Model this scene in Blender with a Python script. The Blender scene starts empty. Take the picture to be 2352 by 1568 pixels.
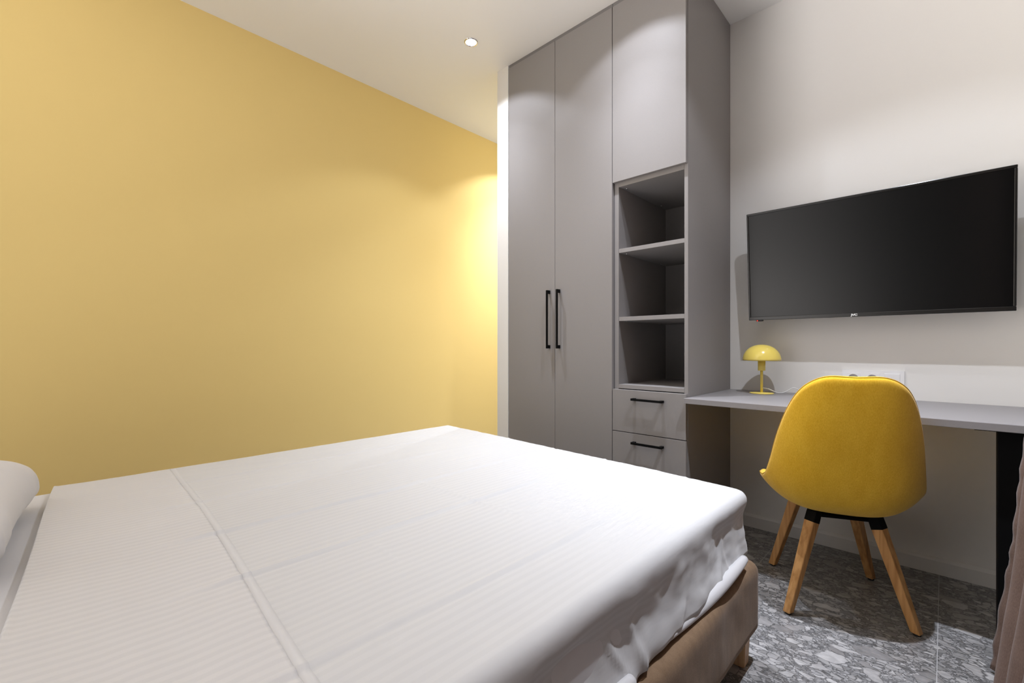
import bpy, bmesh, math, random
from mathutils import Vector, Matrix, noise
random.seed(7)
C = bpy.context.scene.collection
SC = bpy.context.scene
PI = math.pi

# ------------------------------------------------------------------ camera
cam_d = bpy.data.cameras.new('camera'); cam = bpy.data.objects.new('camera', cam_d); C.objects.link(cam)
cam_d.sensor_width = 36; cam_d.lens = 36 * 1036.0 / 2352.0
cam_d.shift_y = 11.0 / 2352.0
cam_d.clip_start = 0.02
cam.location = (0, 0, 1.0)
cam.rotation_euler = (PI / 2, 0, math.radians(43.8))
SC.camera = cam

# ------------------------------------------------------------------ world, exposure
w = bpy.data.worlds.new('world'); SC.world = w; w.use_nodes = True
bg = w.node_tree.nodes['Background']
# added fill light through the open end behind the camera, strongest left and below
wn = w.node_tree; wtc = wn.nodes.new('ShaderNodeTexCoord'); wsp = wn.nodes.new('ShaderNodeSeparateXYZ')
WORLD = 2.95
wn.links.new(wtc.outputs['Generated'], wsp.inputs[0])
def wrange(src, a, b, c, d):
    n = wn.nodes.new('ShaderNodeMapRange'); n.interpolation_type = 'SMOOTHSTEP'
    for i, v in enumerate((a, b, c, d)): n.inputs[i + 1].default_value = v
    wn.links.new(src, n.inputs[0]); return n.outputs[0]
def wmath(op, x, y):
    n = wn.nodes.new('ShaderNodeMath'); n.operation = op
    for i, v in enumerate((x, y)):
        if hasattr(v, 'is_output'): wn.links.new(v, n.inputs[i])
        else: n.inputs[i].default_value = v
    return n.outputs[0]
side = wmath('MAXIMUM', wrange(wsp.outputs[0], -0.03, -0.32, 0.02, 1.0), wrange(wsp.outputs[0], 0.10, 0.35, 0.02, 0.18))
low = wrange(wsp.outputs[2], 0.12, -0.50, 0.33, 1.95)
bg.inputs[0].default_value = (1.0, 0.95, 0.92, 1)
wn.links.new(wmath('MULTIPLY', wmath('MULTIPLY', side, low), WORLD), bg.inputs[1])
SC.view_settings.view_transform = 'Standard'; SC.view_settings.look = 'None'
SC.view_settings.exposure = 0.92; SC.view_settings.gamma = 1.0
SC.view_settings.use_curve_mapping = False

LAMP_W = 100.0          # luminous power of every ceiling downlight
LAMP_COL = (0.85, 0.90, 1.0)
LAMPS = [(-2.07, 1.80), (-1.12, 1.80), (-0.13, 1.64)]
HALL_LAMP = (-2.52, 2.98)

# ------------------------------------------------------------------ materials
def new_mat(name, col, rough=0.6, metal=0.0, spec=0.5):
    m = bpy.data.materials.new(name); m.use_nodes = True
    b = m.node_tree.nodes['Principled BSDF']
    b.inputs['Base Color'].default_value = (*col, 1); b.inputs['Roughness'].default_value = rough
    b.inputs['Metallic'].default_value = metal; b.inputs['Specular IOR Level'].default_value = spec
    return m
def N(m, t, **kw):
    n = m.node_tree.nodes.new(t)
    for k, v in kw.items():
        if k in n.inputs: n.inputs[k].default_value = v
        else: setattr(n, k, v)
    return n
def L(m, a, b): m.node_tree.links.new(a, b)
def P(m): return m.node_tree.nodes['Principled BSDF']
def mapping(m, scale=(1, 1, 1), rot=(0, 0, 0), coord='Object'):
    tc = N(m, 'ShaderNodeTexCoord'); mp = N(m, 'ShaderNodeMapping')
    mp.inputs['Scale'].default_value = scale; mp.inputs['Rotation'].default_value = rot
    L(m, tc.outputs[coord], mp.inputs['Vector']); return mp.outputs['Vector']
def ramp(m, fac, stops):
    r = N(m, 'ShaderNodeValToRGB'); els = r.color_ramp.elements
    while len(els) < len(stops): els.new(0.5)
    for e, (p, c) in zip(els, stops):
        e.position = p; e.color = (*c, 1) if len(c) == 3 else c
    L(m, fac, r.inputs[0]); return r.outputs[0]
def mix(m, fac, a, b, blend='MIX'):
    n = N(m, 'ShaderNodeMix', data_type='RGBA', blend_type=blend)
    for i, v in ((0, fac), (6, a), (7, b)):
        if hasattr(v, 'is_output'): L(m, v, n.inputs[i])
        elif isinstance(v, tuple): n.inputs[i].default_value = (*v, 1)
        else: n.inputs[i].default_value = v
    return n.outputs[2]
def math_n(m, op, a, b=0.0, c=0.0):
    n = N(m, 'ShaderNodeMath', operation=op)
    for i, v in enumerate((a, b, c)):
        if hasattr(v, 'is_output'): L(m, v, n.inputs[i])
        else: n.inputs[i].default_value = v
    return n.outputs[0]
def bump(m, h, strength=0.2, dist=0.01):
    b = N(m, 'ShaderNodeBump'); b.inputs['Strength'].default_value = strength
    b.inputs['Distance'].default_value = dist
    L(m, h, b.inputs['Height']); L(m, b.outputs[0], P(m).inputs['Normal']); return b

def paint(name, col, rough=0.75):
    m = new_mat(name, col, rough, spec=0.25)
    n = N(m, 'ShaderNodeTexNoise', Scale=220.0, Detail=3.0); L(m, mapping(m), n.inputs['Vector'])
    bump(m, n.outputs[0], 0.06, 0.002); return m
M_WHITE = paint('white_wall_paint', (0.775, 0.76, 0.735))
M_CEIL = paint('white_ceiling_paint', (0.90, 0.895, 0.885))
M_YELLOW = paint('yellow_wall_paint', (0.90, 0.685, 0.275))
M_SKIRT = new_mat('white_skirting', (0.72, 0.71, 0.69), 0.4)

def laminate(name, col, rough=0.5):
    m = new_mat(name, col, rough, spec=0.25)
    n = N(m, 'ShaderNodeTexNoise', Scale=900.0, Detail=2.0); L(m, mapping(m), n.inputs['Vector'])
    c = ramp(m, n.outputs[0], [(0.3, tuple(x * 0.94 for x in col)), (0.7, tuple(x * 1.06 for x in col))])
    L(m, c, P(m).inputs['Base Color']); bump(m, n.outputs[0], 0.05, 0.001); return m
M_GREY = laminate('grey_laminate', (0.262, 0.246, 0.240))
M_GREYD = laminate('grey_carcass_laminate', (0.19, 0.18, 0.18), 0.5)
M_DESK = laminate('grey_desk_laminate', (0.255, 0.240, 0.243), 0.4)
M_BLACK = new_mat('black_metal', (0.003, 0.003, 0.0033), 0.6, spec=0.10)
M_BLACKP = new_mat('black_plastic', (0.010, 0.010, 0.011), 0.35)
M_GLOSSB = new_mat('glossy_black_bezel', (0.012, 0.011, 0.010), 0.20)
M_SCREEN = new_mat('dark_screen', (0.0015, 0.0015, 0.0016), 0.20, spec=0.40)
M_CHROME = new_mat('chrome', (0.75, 0.75, 0.77), 0.12, metal=1.0)
M_PLASTIC = new_mat('white_plastic', (0.80, 0.80, 0.81), 0.25)
M_SOCK = new_mat('socket_recess_plastic', (0.62, 0.61, 0.60), 0.35)
M_LAMPY = new_mat('yellow_lacquer', (0.88, 0.69, 0.15), 0.18)
M_CORD = new_mat('clear_cord', (0.72, 0.72, 0.72), 0.15)
M_PRINT = new_mat('white_print', (0.85, 0.85, 0.85), 0.5)
M_RED = new_mat('red_diode', (0.8, 0.02, 0.02), 0.3)
P(M_RED).inputs['Emission Color'].default_value = (1, 0.05, 0.03, 1); P(M_RED).inputs['Emission Strength'].default_value = 1.5
M_BULB = new_mat('lit_bulb', (1, 1, 1), 0.3)
P(M_BULB).inputs['Emission Color'].default_value = (1, 0.99, 0.97, 1); P(M_BULB).inputs['Emission Strength'].default_value = 6.0
M_REFL = new_mat('white_reflector', (0.9, 0.9, 0.9), 0.25)

def floor_mat():
    m = new_mat('grey_breccia_tile', (0.3, 0.3, 0.3), 0.32, spec=0.45)
    vec = mapping(m, (0.85, 1.28, 1), (0, 0, math.radians(5)))
    nz = N(m, 'ShaderNodeTexNoise', Scale=7.0, Detail=3.0); L(m, vec, nz.inputs['Vector'])
    nz2 = N(m, 'ShaderNodeTexNoise', Scale=55.0, Detail=2.0); L(m, vec, nz2.inputs['Vector'])
    wob2 = N(m, 'ShaderNodeVectorMath', operation='MULTIPLY_ADD')
    L(m, nz2.outputs['Color'], wob2.inputs[0]); wob2.inputs[1].default_value = (0.017, 0.017, 0); L(m, vec, wob2.inputs[2])
    wob = N(m, 'ShaderNodeVectorMath', operation='MULTIPLY_ADD')
    L(m, nz.outputs['Color'], wob.inputs[0]); wob.inputs[1].default_value = (0.05, 0.05, 0); L(m, wob2.outputs[0], wob.inputs[2])
    v = wob.outputs[0]
    def layer(scale, lo, hi, edge):
        a = N(m, 'ShaderNodeTexVoronoi', Scale=scale, feature='F1'); L(m, v, a.inputs['Vector'])
        e = N(m, 'ShaderNodeTexVoronoi', Scale=scale, feature='DISTANCE_TO_EDGE'); L(m, v, e.inputs['Vector'])
        sep = N(m, 'ShaderNodeSeparateColor'); L(m, a.outputs['Color'], sep.inputs[0])
        col = ramp(m, sep.outputs[0], [(0.0, lo), (1.0, hi)])
        line = ramp(m, e.outputs['Distance'], [(0.0, (0, 0, 0)), (edge, (1, 1, 1))])
        return col, line, sep
    d = (0.085, 0.085, 0.088)
    c1, l1, s1 = layer(92.0, (0.15, 0.15, 0.152), (0.40, 0.40, 0.405), 0.13)
    base = mix(m, l1, d, c1)
    c2, l2, s2 = layer(42.0, (0.19, 0.19, 0.19), (0.46, 0.455, 0.455), 0.09)
    pick2 = math_n(m, 'GREATER_THAN', s2.outputs[1], 0.58)
    base = mix(m, pick2, base, mix(m, l2, d, c2))
    c3, l3, s3 = layer(19.0, (0.22, 0.215, 0.215), (0.46, 0.455, 0.455), 0.05)
    pick3 = math_n(m, 'GREATER_THAN', s3.outputs[1], 0.86)
    base = mix(m, pick3, base, mix(m, l3, d, c3))
    fine = N(m, 'ShaderNodeTexNoise', Scale=38.0, Detail=6.0); L(m, vec, fine.inputs['Vector'])
    base = mix(m, 0.55, base, ramp(m, fine.outputs[0], [(0.3, (0.55, 0.55, 0.55)), (0.7, (1.25, 1.24, 1.24))]), 'MULTIPLY')
    # tile joints
    tc = N(m, 'ShaderNodeTexCoord'); sx = N(m, 'ShaderNodeSeparateXYZ'); L(m, tc.outputs['Object'], sx.inputs[0])
    jx = math_n(m, 'ABSOLUTE', math_n(m, 'WRAP', math_n(m, 'ADD', sx.outputs[0], 0.017), -0.3, 0.3))
    jy = math_n(m, 'ABSOLUTE', math_n(m, 'WRAP', math_n(m, 'ADD', sx.outputs[1], -2.722), -0.6, 0.6))
    jj = math_n(m, 'LESS_THAN', math_n(m, 'MINIMUM', jx, jy), 0.0011)
    base = mix(m, jj, base, (0.42, 0.42, 0.43))
    L(m, base, P(m).inputs['Base Color'])
    return m
M_FLOOR = floor_mat()

def fabric(name, c0, c1, scale=(420, 420, 420), rough=0.9, sheen=0.25, strength=0.25, blotch=True):
    m = new_mat(name, c0, rough, spec=0.15)
    n = N(m, 'ShaderNodeTexNoise', Scale=1.0, Detail=4.0, Roughness=0.6); L(m, mapping(m, scale), n.inputs['Vector'])
    n2 = N(m, 'ShaderNodeTexNoise', Scale=1.0, Detail=3.0)
    L(m, mapping(m, tuple(s * 0.06 for s in scale)), n2.inputs['Vector'])
    f = math_n(m, 'ADD', math_n(m, 'MULTIPLY', n.outputs[0], 0.7), math_n(m, 'MULTIPLY', n2.outputs[0], 0.3))
    L(m, ramp(m, f, [(0.35, c0), (0.65, c1)]), P(m).inputs['Base Color'])
    P(m).inputs['Sheen Weight'].default_value = sheen
    bump(m, n.outputs[0], strength, 0.002); return m
M_CHAIR = fabric('mustard_wool', (0.78, 0.44, 0.018), (0.93, 0.585, 0.05), (420, 420, 110))
M_PIPE = new_mat('mustard_piping', (0.62, 0.38, 0.04), 0.85, spec=0.1)
M_BROWN = fabric('taupe_upholstery', (0.175, 0.113, 0.068), (0.262, 0.175, 0.110), (900, 900, 260), sheen=0.08, strength=0.12)
M_CURTAIN = fabric('mauve_brown_curtain', (0.125, 0.082, 0.066), (0.19, 0.128, 0.104), (600, 600, 160), sheen=0.1)

def sheet_mat(name, col, stripes=True, period=0.021, axis=0, dim=0.976):
    m = new_mat(name, col, 0.75, spec=0.2)
    P(m).inputs['Sheen Weight'].default_value = 0.15
    tc = N(m, 'ShaderNodeTexCoord'); sx = N(m, 'ShaderNodeSeparateXYZ'); L(m, tc.outputs['Object'], sx.inputs[0])
    n = N(m, 'ShaderNodeTexNoise', Scale=9.0, Detail=4.0); L(m, mapping(m, (1, 0.45, 1)), n.inputs['Vector'])
    h = n.outputs[0]
    if stripes:
        # woven satin stripe: alternate bands of matte and satin weave; on the sides it runs on with the height
        s = math_n(m, 'ADD', sx.outputs[axis], sx.outputs[2]) if axis == 0 else sx.outputs[axis]
        wv = math_n(m, 'ABSOLUTE', math_n(m, 'WRAP', s, -period / 2, period / 2))
        st = ramp(m, math_n(m, 'MULTIPLY', wv, 2.0 / period), [(0.42, (0, 0, 0)), (0.58, (1, 1, 1))])
        L(m, mix(m, st, tuple(c * dim for c in col), col), P(m).inputs['Base Color'])
        L(m, ramp(m, st, [(0, (0.85,) * 3), (1, (0.5,) * 3)]), P(m).inputs['Roughness'])
    bump(m, h, 0.25, 0.012); return m
M_SHEET = sheet_mat('white_satin_stripe_sheet', (0.56, 0.56, 0.565))
M_BAND = sheet_mat('white_satin_stripe_reverse', (0.585, 0.58, 0.585), dim=0.960)
M_HEM = sheet_mat('white_plain_hem', (0.575, 0.572, 0.577), stripes=False)
M_PILLOW = sheet_mat('white_pillow_cotton', (0.63, 0.625, 0.64), stripes=False)

def wood(name, c0, c1):
    m = new_mat(name, c0, 0.45, spec=0.35)
    v = mapping(m, (60, 60, 3.0))
    n = N(m, 'ShaderNodeTexNoise', Scale=1.0, Detail=5.0, Distortion=0.25); L(m, v, n.inputs['Vector'])
    L(m, ramp(m, n.outputs[0], [(0.35, c0), (0.62, c1)]), P(m).inputs['Base Color'])
    bump(m, n.outputs[0], 0.12, 0.002); return m
M_OAK = wood('oiled_oak', (0.44, 0.215, 0.070), (0.66, 0.365, 0.145))
M_PINE = wood('pale_beech', (0.45, 0.26, 0.13), (0.60, 0.37, 0.19))

# ------------------------------------------------------------------ helpers
def link(name, me, mat, parent=None, smooth=False):
    o = bpy.data.objects.new(name, me); C.objects.link(o)
    if mat: me.materials.append(mat)
    if smooth:
        for p in me.polygons: p.use_smooth = True
    if parent: o.parent = parent
    return o
def mesh(name, verts, faces, mat, parent=None, smooth=False):
    me = bpy.data.meshes.new(name); me.from_pydata([tuple(v) for v in verts], [], faces); me.update()
    bm = bmesh.new(); bm.from_mesh(me); bmesh.ops.recalc_face_normals(bm, faces=bm.faces); bm.to_mesh(me); bm.free()
    return link(name, me, mat, parent, smooth)
def from_bm(name, bm, mat, parent=None, smooth=False, recalc=True):
    if recalc: bmesh.ops.recalc_face_normals(bm, faces=bm.faces)
    me = bpy.data.meshes.new(name); bm.to_mesh(me); bm.free()
    return link(name, me, mat, parent, smooth)
def bm_box(bm, x0, x1, y0, y1, z0, z1):
    v = [bm.verts.new((x, y, z)) for z in (z0, z1) for y in (y0, y1) for x in (x0, x1)]
    for f in ((0, 2, 3, 1), (4, 5, 7, 6), (0, 1, 5, 4), (2, 6, 7, 3), (0, 4, 6, 2), (1, 3, 7, 5)):
        bm.faces.new([v[i] for i in f])
def boxes(name, lst, mat, parent=None, bev=0.0, seg=2):
    bm = bmesh.new()
    for b in lst: bm_box(bm, *b)
    if bev:
        bmesh.ops.recalc_face_normals(bm, faces=bm.faces)
        bmesh.ops.bevel(bm, geom=bm.edges[:], offset=bev, segments=seg, affect='EDGES', profile=0.5)
    return from_bm(name, bm, mat, parent)
def empty(name, loc=(0, 0, 0), rotz=0.0):
    o = bpy.data.objects.new(name, None); C.objects.link(o); o.location = loc; o.rotation_euler = (0, 0, rotz)
    o.empty_display_size = 0.1; return o
def tag(o, label, cat, group=None):
    o['label'] = label; o['category'] = cat
    if group: o['group'] = group
    return o
def struct(o, label=None):
    o['kind'] = 'structure'
    if label: o['label'] = label
    return o
def lathe(name, prof, mat, parent=None, seg=64, center=(0, 0, 0)):
    vs, fs = [], []
    n = len(prof)
    for i in range(seg):
        a = 2 * PI * i / seg
        for r, z in prof: vs.append((center[0] + r * math.cos(a), center[1] + r * math.sin(a), center[2] + z))
    for i in range(seg):
        j = (i + 1) % seg
        for k in range(n - 1): fs.append((i * n + k, j * n + k, j * n + k + 1, i * n + k + 1))
    bm = bmesh.new(); bv = [bm.verts.new(v) for v in vs]
    for f in fs: bm.faces.new([bv[i] for i in f])
    bmesh.ops.remove_doubles(bm, verts=bm.verts[:], dist=1e-6)
    return from_bm(name, bm, mat, parent, smooth=True)
def catmull(pts, n):
    pts = [Vector(p) for p in pts]; out = []
    for i in range(len(pts) - 1):
        p0 = pts[max(i - 1, 0)]; p1 = pts[i]; p2 = pts[i + 1]; p3 = pts[min(i + 2, len(pts) - 1)]
        for k in range(n):
            t = k / n
            out.append(0.5 * ((2 * p1) + (p2 - p0) * t + (2 * p0 - 5 * p1 + 4 * p2 - p3) * t * t + (3 * p1 - p0 - 3 * p2 + p3) * t ** 3))
    out.append(pts[-1]); return out
def tube(name, pts, r, mat, parent=None, seg=10, closed=False):
    pts = [Vector(p) for p in pts]; n = len(pts); vs, fs = [], []
    up = Vector((0, 0, 1)); prev = None
    for i, p in enumerate(pts):
        t = (pts[(i + 1) % n] - pts[i - 1]) if closed else (pts[min(i + 1, n - 1)] - pts[max(i - 1, 0)])
        t.normalize()
        s = t.cross(up) if prev is None else prev - t * prev.dot(t)
        if s.length < 1e-5: s = t.cross(Vector((1, 0, 0)))
        s.normalize(); prev = s.copy(); u = s.cross(t)
        rr = r[i] if isinstance(r, (list, tuple)) else r
        for k in range(seg):
            a = 2 * PI * k / seg; vs.append(p + (s * math.cos(a) + u * math.sin(a)) * rr)
    m = n if closed else n - 1
    for i in range(m):
        j = (i + 1) % n
        for k in range(seg): fs.append((i * seg + k, i * seg + (k + 1) % seg, j * seg + (k + 1) % seg, j * seg + k))
    if not closed:
        fs.append(tuple(range(seg))); fs.append(tuple((n - 1) * seg + k for k in range(seg)))
    return mesh(name, vs, fs, mat, parent, True)
def fbm(p, sc, oct=3):
    v = 0; a = 1; q = Vector(p) * sc
    for _ in range(oct): v += a * noise.noise(q); q = q * 2.03; a *= 0.5
    return v
def smooth01(t): t = max(0.0, min(1.0, t)); return t * t * (3 - 2 * t)
def gauss(x, s): return math.exp(-(x / s) ** 2)

# ------------------------------------------------------------------ room shell
CZ = 2.84; XL = -2.935; XR = 0.33; YB = 2.73; YF = -0.95; YH = 4.3
struct(boxes('floor', [(XL - .1, XR + .1, YF, YH, -0.06, 0.0)], M_FLOOR), 'grey breccia stone tile floor')
struct(boxes('wall_left', [(XL - .1, XL, YF, YH, 0, CZ)], M_YELLOW), 'yellow painted side wall behind the bed')
struct(boxes('wall_back', [(-2.066, XR + .1, YB, YB + .1, 0, CZ)], M_WHITE), 'white wall carrying the television')
struct(boxes('wall_hall', [(-2.166, -2.066, 2.117, YH, 0, CZ)], M_WHITE), 'narrow white wall end beside the wardrobe')
struct(boxes('wall_end', [(XL, -2.066, YH, YH + .1, 0, CZ)], M_WHITE), 'white wall at the end of the passage')
struct(boxes('wall_right', [(XR, XR + .1, YF, YB, 0, CZ)], M_WHITE), 'white wall behind the curtain')
# ceiling with round openings for the downlights
def ceiling():
    x0, x1, y0, y1 = XL - .1, XR + .1, YF, YH
    holes = LAMPS + [HALL_LAMP]; h = 0.08
    xs = sorted({x0, x1} | {hx + s for hx, hy in holes for s in (-h, h)})
    ys = sorted({y0, y1} | {hy + s for hx, hy in holes for s in (-h, h)})
    bm = bmesh.new()
    def q(pts): bm.faces.new([bm.verts.new(p) for p in pts])
    for i in range(len(xs) - 1):
        for j in range(len(ys) - 1):
            a, b, c, d = xs[i], xs[i + 1], ys[j], ys[j + 1]
            mid = ((a + b) / 2, (c + d) / 2)
            hit = [hh for hh in holes if abs(hh[0] - mid[0]) < h and abs(hh[1] - mid[1]) < h]
            if not hit: q([(a, c, CZ), (a, d, CZ), (b, d, CZ), (b, c, CZ)]); continue
            hx, hy = hit[0]; n = 64; R = 0.036
            def per(t):
                cx, cy = math.cos(t), math.sin(t); k = 1 / max(abs(cx), abs(cy))
                px, py = hx + cx * k * h, hy + cy * k * h
                return (max(a, min(b, px)), max(c, min(d, py)), CZ)
            for k in range(n):
                t0, t1 = 2 * PI * k / n + PI / 4, 2 * PI * (k + 1) / n + PI / 4
                q([per(t0), (hx + R * math.cos(t0), hy + R * math.sin(t0), CZ), (hx + R * math.cos(t1), hy + R * math.sin(t1), CZ), per(t1)])
    bmesh.ops.remove_doubles(bm, verts=bm.verts[:], dist=1e-5)
    q([(x0, y0, CZ + .15), (x0, y1, CZ + .15), (x1, y1, CZ + .15), (x1, y0, CZ + .15)])
    for f in bm.faces: f.normal_update()
    return from_bm('ceiling', bm, M_CEIL, recalc=False)
struct(ceiling(), 'white ceiling with recessed downlights')
def skirting(name, axis, c, a, b, sgn):
    # profile: 12 mm thick board, 72 mm high, chamfered top
    pr = [(0, 0), (0.013, 0), (0.013, 0.058), (0.009, 0.066), (0.004, 0.072), (0, 0.072)]
    vs = []
    for e in (a, b):
        for d, z in pr: vs.append((e, c + sgn * d, z) if axis == 'x' else (c + sgn * d, e, z))
    n = len(pr); fs = [(i, (i + 1) % n, n + (i + 1) % n, n + i) for i in range(n)] + [tuple(range(n)), tuple(range(n, 2 * n))]
    return struct(mesh(name, vs, fs, M_SKIRT))
skirting('baseboard_back', 'x', YB, -0.884, XR, -1)
skirting('baseboard_left', 'y', XL, YF, YH, 1)

# ------------------------------------------------------------------ ceiling downlights
def beam_nodes(l):
    # intensity of the reflector lamp by angle from its axis: bright 40-degree core, weak wide spill, cut off by the can
    l.use_nodes = True; nt = l.node_tree; em = nt.nodes['Emission']
    tc = nt.nodes.new('ShaderNodeTexCoord'); sp = nt.nodes.new('ShaderNodeSeparateXYZ')
    nt.links.new(tc.outputs['Normal'], sp.inputs[0])
    ab = nt.nodes.new('ShaderNodeMath'); ab.operation = 'ABSOLUTE'; nt.links.new(sp.outputs[2], ab.inputs[0])
    ac = nt.nodes.new('ShaderNodeMath'); ac.operation = 'ARCCOSINE'; nt.links.new(ab.outputs[0], ac.inputs[0])
    dv = nt.nodes.new('ShaderNodeMath'); dv.operation = 'DIVIDE'; nt.links.new(ac.outputs[0], dv.inputs[0]); dv.inputs[1].default_value = PI / 3
    r = nt.nodes.new('ShaderNodeValToRGB'); r.color_ramp.interpolation = 'LINEAR'; els = r.color_ramp.elements
    st = BEAM
    while len(els) < len(st): els.new(0.5)
    for e, (d, v) in zip(els, st): e.position = d / 60.0; e.color = (v, v, v, 1)
    nt.links.new(dv.outputs[0], r.inputs[0])
    rgb = nt.nodes.new('ShaderNodeRGBToBW'); nt.links.new(r.outputs[0], rgb.inputs[0])
    nt.links.new(rgb.outputs[0], em.inputs['Strength'])
BEAM = [(0, 0.80), (12, 0.76), (20, 0.58), (27, 0.37), (34, 0.20), (41, 0.105), (47, 0.078), (51, 0.064), (55, 0.024), (58, 0.0)]
def downlight(x, y, label, power=LAMP_W):
    r = tag(empty('ceiling_downlight', (x, y, CZ)), label, 'ceiling light', 'recessed ceiling downlights')
    lathe('trim_ring', [(0.0325, 0.010), (0.0325, -0.002), (0.035, -0.0045), (0.039, -0.004), (0.0415, 0.0)], M_CHROME, r)
    lathe('reflector', [(0.0322, 0.0), (0.030, 0.020), (0.025, 0.036)], M_REFL, r)
    lathe('bulb', [(0.0, 0.026), (0.018, 0.026), (0.024, 0.031), (0.026, 0.040), (0.0, 0.040)], M_BULB, r)
    ld = bpy.data.lights.new('downlight_beam', 'SPOT'); ld.energy = power; ld.color = LAMP_COL
    ld.spot_size = math.radians(118); ld.spot_blend = 0.05; ld.shadow_soft_size = 0.014
    beam_nodes(ld)
    lo = bpy.data.objects.new('downlight_beam', ld); C.objects.link(lo); lo.parent = r; lo.location = (0, 0, -0.004)
    return r
downlight(*LAMPS[0], 'lit round chrome ceiling downlight in front of the tall wardrobe doors')
downlight(*LAMPS[1], 'ceiling downlight above the bed foot before the open shelf column')
downlight(*LAMPS[2], 'ceiling downlight above the mustard chair and desk', LAMP_W * 1.85)
downlight(*HALL_LAMP, 'ceiling downlight in the passage beside the yellow wall', LAMP_W * 2.2)

# ------------------------------------------------------------------ wardrobe with two doors
DY = 2.118                                   # door fronts
def bar_handle(parent, cx, cz, length, vertical):
    bm = bmesh.new(); h = length / 2; y0 = DY - 0.030
    if vertical:
        bm_box(bm, cx - .0055, cx + .0055, y0, y0 + .008, cz - h, cz + h)
        for s in (-1, 1):
            a, b = sorted((cz + s * h, cz + s * (h - .020))); bm_box(bm, cx - .0055, cx + .0055, y0 + .008, DY, a, b)
    else:
        bm_box(bm, cx - h, cx + h, y0, y0 + .008, cz - .0055, cz + .0055)
        for s in (-1, 1):
            a, b = sorted((cx + s * h, cx + s * (h - .016))); bm_box(bm, a, b, y0 + .008, DY, cz - .0055, cz + .0055)
    return from_bm('handle', bm, M_BLACK, parent)
wx0, wxm, wx1, sx0, sx1 = -2.062, -1.676, -1.287, -1.285, -0.885
wd = tag(empty('wardrobe', (-1.675, 2.42, 0)), 'tall grey two door wardrobe with long black handles', 'wardrobe')
def loc(parent, o):
    o.location = -parent.location; return o
def pbox(name, lst, mat, th, bev=0.0008): return loc(th, boxes(name, lst, mat, th, bev))
pbox('carcass', [(wx0, wx0 + .018, DY + .021, 2.725, .08, 2.815), (wx1 - .018, wx1, DY + .021, 2.725, .08, 2.815),
                 (wx0 + .018, wx1 - .018, DY + .03, 2.725, 2.797, 2.815), (wx0 + .018, wx1 - .018, DY + .03, 2.725, .08, .098),
                 (wx0 + .018, wx1 - .018, 2.717, 2.725, .098, 2.797)], M_GREYD, wd)
pbox('plinth', [(wx0, wx1, DY + .05, DY + .066, 0, .08)], M_GREYD, wd)
pbox('top_filler', [(wx0, wx1, DY + .004, DY + .020, 2.820, CZ)], M_GREYD, wd)
pbox('side_filler', [(-2.0640, -2.0625, DY - .001, DY + .03, 0, CZ)], M_PLASTIC, wd)
for a, b, hx in ((wx0 + .001, wxm - .0012, wxm - .041), (wxm + .0012, wx1 - .001, wxm + .034)):
    d = pbox('door', [(a, b, DY, DY + .019, .085, 2.818)], M_GREY, wd)
    bar_handle(d, hx, 1.161, .348, True)

# ------------------------------------------------------------------ shelf and drawer column
sc_ = tag(empty('shelf_cabinet', (-1.085, 2.42, 0)), 'tall grey cabinet column with open shelves above drawers', 'cabinet')
FY = DY + .021
pbox('side_panel', [(sx1 - .018, sx1, FY, 2.728, 0, CZ - .002)], M_GREY, sc_)
pbox('side_panel', [(sx0, sx0 + .0255, FY, 2.725, .08, CZ - .022)], M_GREY, sc_)
pbox('back_panel', [(sx0 + .026, sx1 - .0185, 2.700, 2.708, .6, 2.80)], M_GREY, sc_)
pbox('top_filler', [(sx0, sx1 - .018, DY + .004, DY + .020, 2.820, CZ)], M_GREYD, sc_)
pbox('niche_top', [(sx0 + .026, sx1 - .0185, FY, 2.699, 1.851, 1.884)], M_GREY, sc_)
pbox('niche_base', [(sx0 + .026, sx1 - .0185, FY, 2.699, .776, .797)], M_GREY, sc_)
pbox('plinth', [(sx0, sx1 - .0185, DY + .05, DY + .066, 0, .08)], M_GREYD, sc_)
def fitting(parent, x, y, z):
    loc(sc_, lathe('cam_fitting', [(0, 0), (.0045, 0), (.0055, .0012), (.0055, .003)], M_CHROME, parent, 16, (x, y, z - .002))).location = (0, 0, 0)
for z0, z1 in ((1.499, 1.5205), (1.135, 1.1565)):
    s = pbox('shelf', [(sx0 + .026, sx1 - .0185, FY + .002, 2.699, z0, z1)], M_GREY, sc_)
    for y in (2.19, 2.60): fitting(s, sx0 + .045, y, z0)
nt_ = [o for o in sc_.children if o.name.startswith('niche_top')][0]
for y in (2.19, 2.60): fitting(nt_, sx0 + .045, y, 1.851)
pbox('door', [(sx0 + .001, sx1 - .002, DY, DY + .019, 1.875, 2.818)], M_GREY, sc_)
for z0, z1, hz in ((.5525, .772, .727), (.331, .5485, .503), (.085, .327, .28)):
    d = pbox('drawer', [(sx0 + .001, sx1 - .002, DY, DY + .019, z0, z1)], M_GREY, sc_)
    bar_handle(d, -1.079, hz, .166, False)

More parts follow.
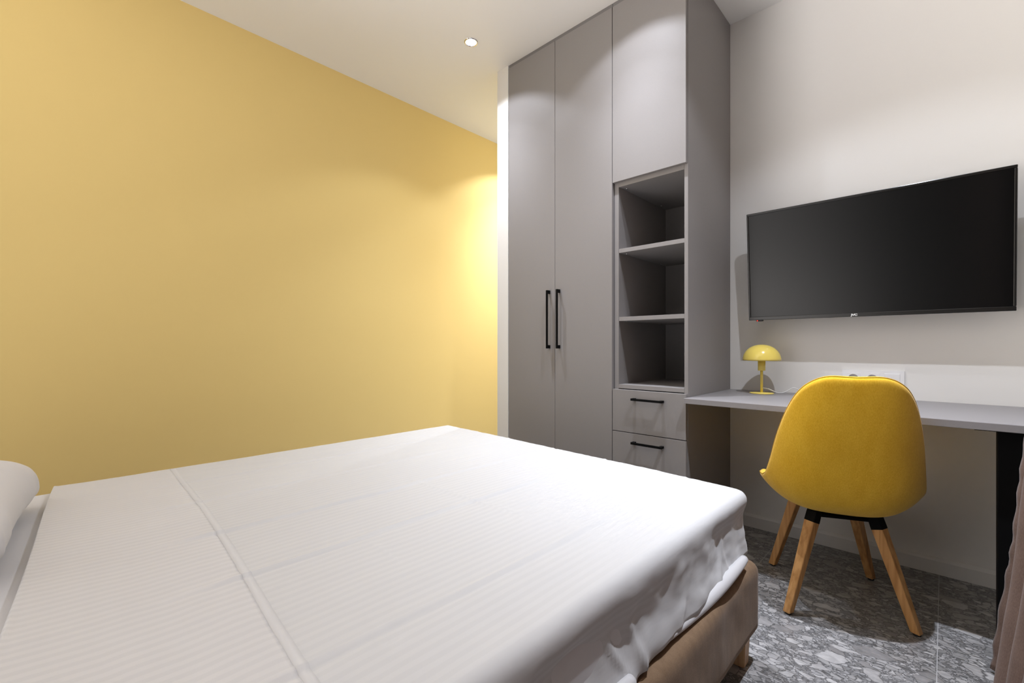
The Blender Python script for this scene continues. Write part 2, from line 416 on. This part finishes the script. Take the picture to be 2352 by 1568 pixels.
# ------------------------------------------------------------------ desk
dk = tag(empty('desk', (-0.36, 2.41, 0)), 'long grey wall desk with a black metal leg beside the wardrobe', 'desk')
DZ = 0.756
pbox('desktop', [(sx1 + .001, 0.300, 2.088, 2.7285, DZ - .025, DZ)], M_DESK, dk, 0.0015)
lg = pbox('leg', [(.124, .204, 2.150, 2.205, .022, DZ - .029)], M_BLACK, dk, 0.002)
pbox('mounting_plate', [(.070, .172, 2.112, 2.26, DZ - .0295, DZ - .0255)], M_BLACK, lg).location = (0, 0, 0)
ft = loc(dk, lathe('levelling_foot', [(0, 0), (.016, 0), (.017, .006), (.006, .010), (.006, .024), (0, .024)], M_BLACK, None, 24, (.138, 2.165, 0)))
ft.parent = lg; ft.location = (0, 0, 0)
loc(dk, lathe('screw', [(0, -.004), (.0035, -.003), (.0045, 0), (0, 0)], M_CHROME, dk, 16, (-.845, 2.13, DZ - .0255)))

# ------------------------------------------------------------------ television
TVW = .952; TVH = .555
tilt = math.atan2(.045, .553)
tv = empty('television', (-.275, 2.605, 1.137)); tv.rotation_euler = (tilt, 0, 0)   # local: x width, z height, +y to the wall
tag(tv, 'large dark flat television tilted on the white wall', 'television')
hw = TVW / 2; bz = .009; bb = .018
def frame_bm():
    bm = bmesh.new()
    bm_box(bm, -hw, hw, 0, .022, TVH - .0115, TVH); bm_box(bm, -hw, hw, 0, .022, 0, bb)
    bm_box(bm, -hw, -hw + bz, 0, .022, bb, TVH - .0115); bm_box(bm, hw - bz, hw, 0, .022, bb, TVH - .0115)
    bmesh.ops.recalc_face_normals(bm, faces=bm.faces)
    return bm
bmf = frame_bm(); bmesh.ops.bevel(bmf, geom=bmf.edges[:], offset=.002, segments=2, affect='EDGES', profile=.5)
from_bm('bezel', bmf, M_GLOSSB, tv)
boxes('screen', [(-hw + bz - .002, hw - bz + .002, .004, .012, bb - .002, TVH - .010)], M_SCREEN, tv)
boxes('rear_housing', [(-hw + .01, hw - .01, .022, .034, .01, TVH - .01), (-.33, .33, .034, .062, .06, .40)], M_BLACKP, tv, .003)
boxes('wall_mount', [(-.15, .15, .062, .075, .12, .36), (-.15, -.12, .055, .112, .08, .20), (.12, .15, .055, .112, .08, .20)], M_BLACK, tv)
def text_mesh(name, body, size, mat, parent, loc_, bold=0.0):
    cu = bpy.data.curves.new(name, 'FONT'); cu.body = body; cu.size = size; cu.align_x = 'CENTER'; cu.align_y = 'CENTER'
    cu.extrude = .0003; cu.offset = bold; cu.space_character = 0.92
    t = bpy.data.objects.new(name, cu); C.objects.link(t)
    dg = bpy.context.evaluated_depsgraph_get(); me = bpy.data.meshes.new_from_object(t.evaluated_get(dg))
    bpy.data.objects.remove(t); bpy.data.curves.remove(cu)
    o = link(name, me, mat, parent); o.rotation_euler = (PI / 2, 0, 0); o.location = loc_; return o
lgo = text_mesh('logo', 'JVC', .0125, M_PRINT, tv, (-.027, -.0004, .0085), .0006)
lgo.scale = (1.25, 1, 1); lgo['label'] = 'white lettering on the lower bezel'
rc = boxes('infrared_receiver', [(-hw + .034, -hw + .066, .003, .016, -.007, .001)], M_BLACKP, tv, .002)
lathe('standby_light', [(0, -.0022), (.0018, -.0016), (.0024, 0), (.0024, .002)], M_RED, rc, 16, (-hw + .040, .0035, -.003)).rotation_euler = (0, 0, 0)

# ------------------------------------------------------------------ table lamp
tl = tag(empty('table_lamp', (-.685, 2.586, DZ)), 'small yellow mushroom table lamp on the grey desk', 'lamp')
lathe('base', [(0, 0), (.0555, 0), (.057, .002), (.056, .0045), (.010, .0065), (0, .0065)], M_LAMPY, tl)
lathe('stem', [(0, .006), (.0066, .006), (.0066, .122), (0, .122)], M_LAMPY, tl, 24)
lathe('socket_holder', [(0, .118), (.0165, .118), (.0175, .1195), (.0175, .176), (0, .176)], M_LAMPY, tl, 40)
pr = [(.086, .1715), (.0885, .1705)]
for i in range(1, 19):
    a = (PI / 2) * i / 18; pr.append((.0885 * math.cos(a) ** .92 if i < 18 else 0, .1715 + .0815 * math.sin(a)))
pin = [(.0, .2495)] + [(.0862 * math.cos(PI / 2 * i / 12), .1715 + .078 * math.sin(PI / 2 * i / 12)) for i in range(11, -1, -1)]
lathe('lamp_shade', pr + pin, M_LAMPY, tl)
cordp = catmull([(.006, -.004, .030), (.030, .010, .024), (.060, .028, .008), (.085, .040, .006), (.105, .048, .016), (.128, .055, .032),
                 (.150, .060, .027), (.168, .062, .008), (.20, .07, .0035), (.235, .10, .004), (.25, .128, .02), (.27, .134, .05), (.325, .134, .066)], 8)
tube('cord', cordp, .0022, M_CORD, tl, 8)['label'] = 'clear plastic cord'

# ------------------------------------------------------------------ triple wall socket
so = tag(empty('wall_socket', (-.247, YB, .8455)), 'white triple wall socket plate behind the mustard chair', 'socket')
W2, H2 = .115, .0405
boxes('frame', [(-W2, W2, -.0095, -.0005, .0272, H2), (-W2, W2, -.0095, -.0005, -H2, -.0272), (-W2, -.0990, -.0095, -.0005, -.0272, .0272), (.0990, W2, -.0095, -.0005, -.0272, .0272),
      (-.0450, -.0270, -.0095, -.0005, -.0272, .0272), (.0270, .0450, -.0095, -.0005, -.0272, .0272)], M_PLASTIC, so)
for k, cx in enumerate((-.072, 0, .072)):
    if k < 2:
        bm = bmesh.new(); hs, R_, yf, yb = .0275, .0195, -.0112, -.0085
        n_ = 48
        def per2(t):
            c_, s_2 = math.cos(t), math.sin(t); k_ = hs / max(abs(c_), abs(s_2)); return cx + c_ * k_, s_2 * k_
        for q in range(n_):
            t0, t1 = 2 * PI * q / n_ + PI / 4, 2 * PI * (q + 1) / n_ + PI / 4
            (ax_, az_), (bx_, bz_) = per2(t0), per2(t1)
            i0 = (cx + R_ * math.cos(t0), R_ * math.sin(t0)); i1 = (cx + R_ * math.cos(t1), R_ * math.sin(t1))
            bm.faces.new([bm.verts.new(p) for p in ((ax_, yf, az_), (bx_, yf, bz_), (i1[0], yf, i1[1]), (i0[0], yf, i0[1]))])
            bm.faces.new([bm.verts.new(p) for p in ((ax_, yf, az_), (ax_, yb, az_), (bx_, yb, bz_), (bx_, yf, bz_))])
        bmesh.ops.remove_doubles(bm, verts=bm.verts[:], dist=1e-6)
        ins = from_bm('socket_insert', bm, M_PLASTIC, so)
        cup = lathe('socket_cup', [(0, -.0185), (.0175, -.0185), (.0190, -.017), (.0197, 0), (.0203, .0004)], M_SOCK, ins, 40)
        cup.rotation_euler = (PI / 2, 0, 0); cup.location = (cx, -.0113, 0); cup.scale = (1, 1, .5)
    else:
        boxes('blank_insert', [(cx - .0275, cx + .0275, -.0125, -.0085, -.0275, .0275)], M_PLASTIC, so, .0012)

# ------------------------------------------------------------------ bed base
BX0, BX1, BY0, BY1 = -2.115, -0.424, -0.44, 1.592
bd = tag(empty('bed', ((BX0 + BX1) / 2, (BY0 + BY1) / 2, 0)), 'double bed base in taupe fabric on short wooden legs', 'bed')
def rounded_box(x0, x1, y0, y1, z0, z1, r, n, skip=(), bmx=None):
    """box surface grid pushed onto a rounded box; skip = faces left open ('-z', '-y' ...)"""
    bm = bmx or bmesh.new()
    def grid(o, u, v, nu, nv):
        g = [[bm.verts.new(o + u * (i / nu) + v * (j / nv)) for j in range(nv + 1)] for i in range(nu + 1)]
        for i in range(nu):
            for j in range(nv): bm.faces.new((g[i][j], g[i + 1][j], g[i + 1][j + 1], g[i][j + 1]))
    X, Y, Z = Vector((x1 - x0, 0, 0)), Vector((0, y1 - y0, 0)), Vector((0, 0, z1 - z0))
    O = Vector((x0, y0, z0)); c = lambda a: max(1, int(round(a.length / n)))
    if '+z' not in skip: grid(O + Z, X, Y, c(X), c(Y))
    if '-z' not in skip: grid(O, X, Y, c(X), c(Y))
    if '-y' not in skip: grid(O, X, Z, c(X), c(Z))
    if '+y' not in skip: grid(O + Y, X, Z, c(X), c(Z))
    if '-x' not in skip: grid(O, Y, Z, c(Y), c(Z))
    if '+x' not in skip: grid(O + X, Y, Z, c(Y), c(Z))
    bmesh.ops.remove_doubles(bm, verts=bm.verts[:], dist=1e-5)
    rb = r if isinstance(r, tuple) else (r, r)      # (top/vertical radius, bottom radius)
    for v in bm.verts:
        p = v.co; rt = rb[0]
        bot = '-z' in skip
        q = Vector((min(max(p.x, x0 + rt), x1 - rt), min(max(p.y, y0 + rt), y1 - rt) if '-y' not in skip else min(p.y, y1 - rt),
                    min(max(p.z, z0 + rt), z1 - rt) if not bot else min(p.z, z1 - rt)))
        d = p - q
        if d.length > 1e-9: v.co = q + d.normalized() * rt
    return bm
bm = rounded_box(BX0, BX1, BY0, BY1, .095, .318, .030, .018)
for v in bm.verts:
    p = v.co
    if p.x > BX1 - .035:                                    # soft padding along the long side
        v.co.x += .006 * math.sin((p.y - .2) * 9) * smooth01((p.z - .09) / .1) + .004 * fbm(p, 7)
        v.co.z += .004 * fbm((p.x, p.y, 3.1), 5)
base = loc(bd, from_bm('base', bm, M_BROWN, bd, True))
for x, y in ((BX1 - .045, BY1 - .065), (BX0 + .05, BY1 - .065), (BX1 - .045, BY0 + .08), (BX0 + .05, BY0 + .08)):
    bm = bmesh.new(); a, b = .026, .021
    vs = [bm.verts.new((x + sx * k, y + sy * k, z)) for z, k in ((0, b), (.104, a)) for sx, sy in ((-1, -1), (1, -1), (1, 1), (-1, 1))]
    for f in ((0, 1, 2, 3), (4, 5, 6, 7), (0, 1, 5, 4), (1, 2, 6, 5), (2, 3, 7, 6), (3, 0, 4, 7)): bm.faces.new([vs[i] for i in f])
    bmesh.ops.recalc_face_normals(bm, faces=bm.faces)
    bmesh.ops.bevel(bm, geom=bm.edges[:], offset=.003, segments=2, affect='EDGES')
    loc(bd, from_bm('leg', bm, M_PINE, bd))

# ------------------------------------------------------------------ mattress
MX0, MX1, MY0, MY1, MZ = -2.105, -0.468, -0.43, 1.572, 0.530
def slant(x): return max(0.0, (-.46 - x)) * .050            # the foot end runs slightly askew
bm = rounded_box(MX0, MX1, MY0, MY1, .3195, MZ, .045, .022)
for v in bm.verts:
    if v.co.y > 1.2: v.co.y += slant(v.co.x) * smooth01((v.co.y - 1.2) / .3)
ma = from_bm('mattress', bm, M_PILLOW, None, True)
tag(ma, 'white covered mattress showing between the pillow and folded sheet', 'mattress')

# ------------------------------------------------------------------ top sheet
SX0, SX1, SY0, SY1, SZ = -2.118, -0.455, 0.07, 1.585, 0.5405
CREASE_X = [(-1.83, .5), (-1.57, .8), (-1.275, 1.3), (-1.0, 1.3), (-.655, 1.0)]
def sheet_z(x, y):
    z = 0.004 * fbm((x * .8, y * .6, 1.7), 1.6)
    for cx, a in CREASE_X:
        c = cx + .012 * noise.noise(Vector((cx * 7, y * 2.2, 0)))
        dx = x - c
        z += a * .0031 * (gauss(dx, .0065) - .8 * gauss(dx - .011, .009)) * (1 - .5 * smooth01((y - .85) / .6))
    for cy, x0, x1, a in ((.87, -1.35, -.75, 1.0), (.52, -1.0, -.80, .8), (.40, -.95, -.88, .8)):
        c = cy + .03 * (x - x0) + .010 * noise.noise(Vector((x * 5, cy * 9, 0)))
        z += a * .0030 * gauss(y - c, .0065) * smooth01((x - x0) / .12) * smooth01((x1 - x) / .12)
    z += .0012 * fbm((x * 3.2, y * .9, 5.0), 5.0, 3) + .0006 * fbm((x * 9, y * 1.2, 8), 6, 2)
    return z
bm = rounded_box(SX0, SX1, SY0, SY1, .321, SZ, .032, .0085, skip=('-z', '-y'))
for v in bm.verts:
    x, y, z = v.co
    top = smooth01((z - .49) / .045)
    yy = y + (slant(x) * smooth01((y - .9) / .6))
    v.co.y = yy
    v.co.z += sheet_z(x, y) * top
    v.co.z += top * .006 * (1 - ((x + 1.29) / .83) ** 2) * (1 - ((y - .6) / 1.1) ** 2)
    side = 1 - smooth01((z - .455) / .07)
    drop = (SZ - z) / .24
    if x > SX1 - .052:                                      # long side toward the room
        wv = .010 * fbm((1.0, y * 1.6, z * 2.0), 4.0) + .010 * math.sin(y * 6.0 + 3 * z) * drop
        for fy, tl_, a in ((1.30, .55, 1), (1.36, -.1, .8), (.86, -.35, 1), (.80, -.6, .9), (1.05, .7, .5)):
            wv += a * .0065 * gauss(y - fy - tl_ * (z - .35), .012) * smooth01((.48 - z) / .08)
        v.co.x += side * wv - (.006 + .005 * fbm((7.0, y * 2.2, 1), 1.5)) * gauss(z - .435, .06) * smooth01((.51 - z) / .04) + .004 * (1 - smooth01((z - .32) / .08))
        v.co.z += (1 - smooth01((z - .32) / .10)) * (.010 * (1 + math.sin(y * 5.2 + 1.2)) + .006 * (1 + fbm((y, 2, 0), 6)))
    if yy > SY1 - .052:
        v.co.y += side * (.008 * fbm((x * 1.6, 3.0, z * 2), 4.0) + .012 * drop * math.sin(x * 9))
    if x < SX0 + .052: v.co.x -= side * .008 * fbm((2.0, y * 1.6, z), 4.0)
ts = from_bm('top_sheet', bm, M_SHEET, None, True)
sm = ts.modifiers.new('thick', 'SOLIDIFY'); sm.thickness = .003; sm.offset = -1
tag(ts, 'white satin striped sheet spread over the double bed', 'bed sheet')
# turned-down band at the head end: a second layer with a folded front edge and a hem strip
BW = .315
def band_y(x, k):
    return (.038 - .075 * (x + 2.09) if k < .1 else .336 - .058 * (x + 2.075)) + .005 * math.sin(x * 4.1 + k * 3)
nx, ny = 220, 46
vs = []; fs = []
for i in range(nx + 1):
    x = SX0 + .016 + (SX1 - SX0 - .032) * i / nx
    y0 = band_y(x, 0) - .004; y1 = band_y(x, BW)
    puff = .005 + .006 * smooth01((x + 1.75) / .8)            # the folded edge stands up a little
    edge = max(0, 1 - min(x - SX0, SX1 - x) / .05); ez = -.020 * edge ** 2
    prof = []
    for j in range(9):                                      # rounded fold
        a = PI * j / 8 - PI / 2
        prof.append((y0 - .5 * puff * math.cos(a), SZ + .003 + puff / 2 + math.sin(a) * puff / 2))
    for j in range(1, ny + 1):
        t = j / ny; yy = y0 + (y1 - y0) * t
        z = SZ + .0022 + puff * (1 - t) ** 2.2 + .0012 * fbm((x * 2, yy * 3, 9), 4)
        if t > .96: z -= .0012 * smooth01((t - .96) / .04)
        prof.append((yy, z))
    for yy, z in prof:
        zz = z + sheet_z(x, max(yy, 0)) * (.15 + .85 * smooth01((yy - y1 + .13) / .12)) + .006 * (1 - ((x + 1.29) / .83) ** 2) * (1 - ((yy - .6) / 1.1) ** 2) + ez
        vs.append((x, yy, zz))
n = len(prof)
for i in range(nx):
    for j in range(n - 1): fs.append((i * n + j, (i + 1) * n + j, (i + 1) * n + j + 1, i * n + j + 1))
bn = mesh('turned_down_band', vs, fs, M_BAND, ts, True)
sm = bn.modifiers.new('thick', 'SOLIDIFY'); sm.thickness = .0015; sm.offset = -1
vs = []; fs = []
for i in range(nx + 1):
    x = SX0 + .02 + (SX1 - SX0 - .04) * i / nx; y1 = band_y(x, BW)
    edge = max(0, 1 - min(x - SX0, SX1 - x) / .05); ez = -.020 * edge ** 2
    for j, (dy, dz) in enumerate(((-.0015, -.0020), (-.001, -.0004), (.008, -.0004), (.0155, -.0008), (.0165, -.0028))):
        yy = y1 + dy
        vs.append((x, yy, SZ + .002 + dz + sheet_z(x, yy) + .006 * (1 - ((x + 1.29) / .83) ** 2) * (1 - ((yy - .6) / 1.1) ** 2) + ez))
for i in range(nx):
    for j in range(4): fs.append((i * 5 + j, (i + 1) * 5 + j, (i + 1) * 5 + j + 1, i * 5 + j + 1))
mesh('hem_strip', vs, fs, M_HEM, ts, True)
# the lower edge rolled up along the side
def roll(y_a, y_b, r0, ph):
    pts, rs = [], []
    for i in range(41):
        t = i / 40; y = y_a + (y_b - y_a) * t
        pts.append((SX1 + .006 + .007 * math.sin(t * 5 + ph), y, .342 + .005 * math.sin(t * 6.5 + ph) - .004 * t))
        rs.append(r0 * (math.sin(PI * min(1, .04 + t * .96)) ** .5 * .75 + .25 * (1 - t)) + .003)
    o = tube('rolled_hem', pts, rs, M_PILLOW, ts, 14)
    o['label'] = 'plain white rolled up lower edge'
    return o
roll(1.50, .93, .0165, .4); roll(.80, .30, .0165, 2.0)

# ------------------------------------------------------------------ pillow
def pillow(cx, cy, z0, wx, wy, h, rz):
    # rounded-rectangle outline swept up to the crown; the seam is slightly scalloped
    na, nr = 120, 26; vs = []; fs = []
    def outline(a):
        c, s = math.cos(a), math.sin(a); e = 2 / 6.0
        x = math.copysign(abs(c) ** e, c); y = math.copysign(abs(s) ** e, s)
        pull = 1 - .08 * (1 - abs(s * c) * 2) ; return x * pull, y * pull
    for side in (1, -1):
        for k in range(nr + 1):
            t = k / nr                                        # 0 seam, 1 crown
            for i in range(na):
                a = 2 * PI * i / na; ox, oy = outline(a)
                r = math.cos(t * PI / 2) ** .8
                x, y = ox * r * wx / 2, oy * r * wy / 2
                z = h * .5 * math.sin(t * PI / 2) ** .78 * (1.0 if side > 0 else .62)
                seam = (1 - t) ** 5
                z = side * z + seam * .006 * math.sin(a * 14 + 1) + (.009 * fbm((x, y, side * 3), 6.5) * (1 - seam) if side > 0 else 0)
                x *= 1 + seam * .012 * math.sin(a * 23); y *= 1 + seam * .012 * math.sin(a * 19)
                vs.append((x, y, z + h * .31))
    m = (nr + 1) * na
    for s_ in (0, 1):
        for k in range(nr):
            for i in range(na):
                j = (i + 1) % na; b0 = s_ * m + k * na; fs.append((b0 + i, b0 + j, b0 + na + j, b0 + na + i))
    bm = bmesh.new(); bv = [bm.verts.new(v) for v in vs]
    for f in fs: bm.faces.new([bv[i] for i in f])
    for i in range(na): pass
    bmesh.ops.remove_doubles(bm, verts=bm.verts[:], dist=.0006)
    o = from_bm('pillow', bm, M_PILLOW, None, True); o.location = (cx, cy, z0); o.rotation_euler = (0, 0, rz); return o
pl = pillow(-1.635, -.270, MZ + .001, .69, .51, .228, math.radians(-5))
tag(pl, 'plump white pillow at the head end of the bed by the yellow wall', 'pillow')

# ------------------------------------------------------------------ chair
CA = math.radians(24.65)
ch = tag(empty('desk_chair', (-.322, 2.203, 0), CA), 'mustard yellow upholstered shell chair with oak legs at the desk', 'chair')
SR = Matrix.Rotation(math.radians(-6.6), 3, 'Z')             # the shell is swivelled a little on its legs
prof = catmull([(-.372, .888), (-.366, .845), (-.344, .765), (-.315, .67), (-.285, .58), (-.256, .490), (-.213, .414), (-.132, .368), (.02, .358), (.13, .364), (.20, .380), (.240, .398)], 6)
wid = catmull([(.165, 0), (.176, 0), (.192, 0), (.209, 0), (.224, 0), (.238, 0), (.247, 0), (.253, 0), (.260, 0), (.258, 0), (.236, 0), (.222, 0)], 6)
curl = catmull([(.060, 0), (.062, 0), (.068, 0), (.078, 0), (.088, 0), (.096, 0), (.102, 0), (.104, 0), (.094, 0), (.070, 0), (.042, 0), (.024, 0)], 6)
NP = len(prof) - 1
def at(lst, q):
    q = max(0.0, min(NP, q)); i = min(int(q), NP - 1); return lst[i].lerp(lst[i + 1], q - i)
acc = [0.0]
for i in range(NP): acc.append(acc[-1] + (prof[i + 1] - prof[i]).length)
def q_of(t):                                                 # t 1 = top of the back, -1 = front of the seat
    d = (1 - t) / 2 * acc[-1]
    for i in range(NP):
        if acc[i + 1] >= d: return i + (d - acc[i]) / (acc[i + 1] - acc[i])
    return NP
def shell_point(s_, t_):
    q = q_of(t_); p = at(prof, q); tg = (at(prof, q + .5) - at(prof, q - .5)).normalized()
    nrm = Vector((-tg.y, tg.x)); c = at(curl, q).x * (.20 * s_ ** 2 + .80 * abs(s_) ** 3.8)
    dip = -.006 * gauss(s_, .35) * smooth01((t_ - .8) / .2)
    return SR @ Vector((s_ * at(wid, q).x, p.x + nrm.x * c, p.y + nrm.y * c + dip))
NG, NA, EX, TH = 24, 120, 2 / 4.4, .034
def squircle(a):
    c, s1 = math.cos(a), math.sin(a)
    return math.copysign(abs(c) ** EX, c), math.copysign(abs(s1) ** EX, s1)
outl = [squircle(2 * PI * i / NA) for i in range(NA)]
bm = bmesh.new()
c0 = bm.verts.new(shell_point(0, 0)); rings = []
for g in range(1, NG + 1):
    m_ = g / NG; rings.append([bm.verts.new(shell_point(ox * m_, oy * m_)) for ox, oy in outl])
for i in range(NA):
    j = (i + 1) % NA; bm.faces.new((c0, rings[0][i], rings[0][j]))
    for g in range(NG - 1): bm.faces.new((rings[g][i], rings[g + 1][i], rings[g + 1][j], rings[g][j]))
bm.normal_update()
ref = rings[8][NA // 4]                                      # on the back: outside looks to -y
sg = 1 if ref.normal.y < 0 else -1
allv = [c0] + [v for r in rings for v in r]
nin = {v: v.normal * (-sg) for v in allv}                    # toward the sitter
# normals of the rim ring smoothed
inner = {v: bm.verts.new(v.co + nin[v] * TH) for v in allv}
for i in range(NA):
    j = (i + 1) % NA; bm.faces.new((inner[c0], inner[rings[0][j]], inner[rings[0][i]]))
    for g in range(NG - 1): bm.faces.new((inner[rings[g][i]], inner[rings[g][j]], inner[rings[g + 1][j]], inner[rings[g + 1][i]]))
rim_rows = [rings[-1]]; seam = []
for st in range(1, 6):
    a_ = PI * st / 6; row = []
    for i in range(NA):
        v = rings[-1][i]; tg = (rings[-1][(i + 1) % NA].co - rings[-1][i - 1].co).normalized(); n_ = nin[v]
        out = tg.cross(n_).normalized()
        if out.dot(v.co - rings[-4][i].co) < 0: out = -out
        row.append(bm.verts.new(v.co + n_ * (TH / 2) * (1 - math.cos(a_)) + out * TH * .46 * math.sin(a_)))
    rim_rows.append(row)
    if st == 2: seam = [v.co.copy() for v in row]
rim_rows.append([inner[v] for v in rings[-1]])
for u_ in range(len(rim_rows) - 1):
    for i in range(NA):
        j = (i + 1) % NA; bm.faces.new((rim_rows[u_][i], rim_rows[u_][j], rim_rows[u_ + 1][j], rim_rows[u_ + 1][i]))
sh = from_bm('seat_shell', bm, M_CHAIR, ch, True)
m2 = sh.modifiers.new('soft', 'SUBSURF'); m2.levels = 1; m2.render_levels = 1
tube('piping', seam, .0017, M_PIPE, ch, 8, closed=True)
uf = boxes('underframe', [(-.095, .095, -.115, .115, .345, .358)], M_BLACK, ch, .004)
for sx in (-1, 1):
    for sy in (-1, 1):
        top = Vector((sx * .098, sy * .118, .362)); fx, fy = {(-1, -1): (-.203, -.201), (1, -1): (.186, -.201), (-1, 1): (-.176, .204), (1, 1): (.194, .198)}[(sx, sy)]; bot = Vector((fx, fy, .006))
        ax = (bot - top).normalized(); rad = Vector((sx, sy, 0)).normalized()
        u = (rad - ax * rad.dot(ax)).normalized(); v = ax.cross(u)
        le = bpy.data.objects.new('leg', None)
        def bar(name, a, b, ha, hb, mat, parent, flat=True):
            bm = bmesh.new(); A = top.lerp(bot, a); B = top.lerp(bot, b)
            rows = []
            for p, h, end in ((A, ha, 0), (B, hb, 1)):
                row = []
                for cu_, cv_ in ((-1, -1), (1, -1), (1, 1), (-1, 1)):
                    q = p + u * h * cu_ + v * h * cv_
                    if end and flat: q = q - ax * ((q.z - .006) / ax.z)      # foot cut level with the floor
                    row.append(bm.verts.new(q))
                rows.append(row)
            for k in range(4): bm.faces.new((rows[0][k], rows[0][(k + 1) % 4], rows[1][(k + 1) % 4], rows[1][k]))
            bm.faces.new(rows[0]); bm.faces.new(rows[1])
            bmesh.ops.recalc_face_normals(bm, faces=bm.faces)
            bmesh.ops.bevel(bm, geom=bm.edges[:], offset=.0035, segments=3, affect='EDGES', profile=.5)
            return from_bm(name, bm, mat, parent)
        lo = bar('leg', .085, 1.0, .0190, .0132, M_OAK, ch)
        lathe('glide', [(0, 0), (.0105, 0), (.0115, .0015), (.0115, .0065), (0, .0065)], M_BLACKP, lo, 24, (bot.x, bot.y, 0))['label'] = 'black plastic glide'
        bar('leg_socket', -.02, .098, .0188, .0196, M_BLACK, lo, False)['label'] = 'black metal leg socket'

# ------------------------------------------------------------------ curtain
def curtain():
    ny, nz = 420, 150; vs = []; fs = []
    y_a, y_b = 2.005, -.45
    for j in range(nz + 1):
        z = .012 + 2.76 * j / nz
        base_x = .150 + .070 * min(z, 1.1) - .012 * (1 - smooth01(z / .5))
        for i in range(ny + 1):
            t = i / ny; y = y_a + (y_b - y_a) * t
            amp = .030 + .010 * (1 - smooth01(z / 1.2))
            ph = 2 * PI * (y_a - y) / .165
            f = math.cos(ph + .5 * math.sin(y * 7 + z * .3)) * amp * (1 + .25 * noise.noise(Vector((y * 3, 0, 0))))
            f += .004 * fbm((y * 2, z * .8, 3), 3.0)
            pull = gauss(t, .018)                             # loose hem at the leading edge, puckered
            f += pull * .0022 * math.sin(z * 70 + 3 * noise.noise(Vector((z * 5, 0, 0)))) * smooth01((1.3 - z))
            vs.append((base_x - f, y + .012 * pull * (1 - smooth01(z / .8)), z))
    for j in range(nz):
        for i in range(ny): a = j * (ny + 1) + i; fs.append((a, a + 1, a + ny + 2, a + ny + 1))
    o = mesh('curtain', vs, fs, M_CURTAIN, None, True)
    m = o.modifiers.new('thick', 'SOLIDIFY'); m.thickness = .0018
    return o
cu_ = tag(curtain(), 'mauve brown fabric curtain hanging in folds beside the desk leg', 'curtain')
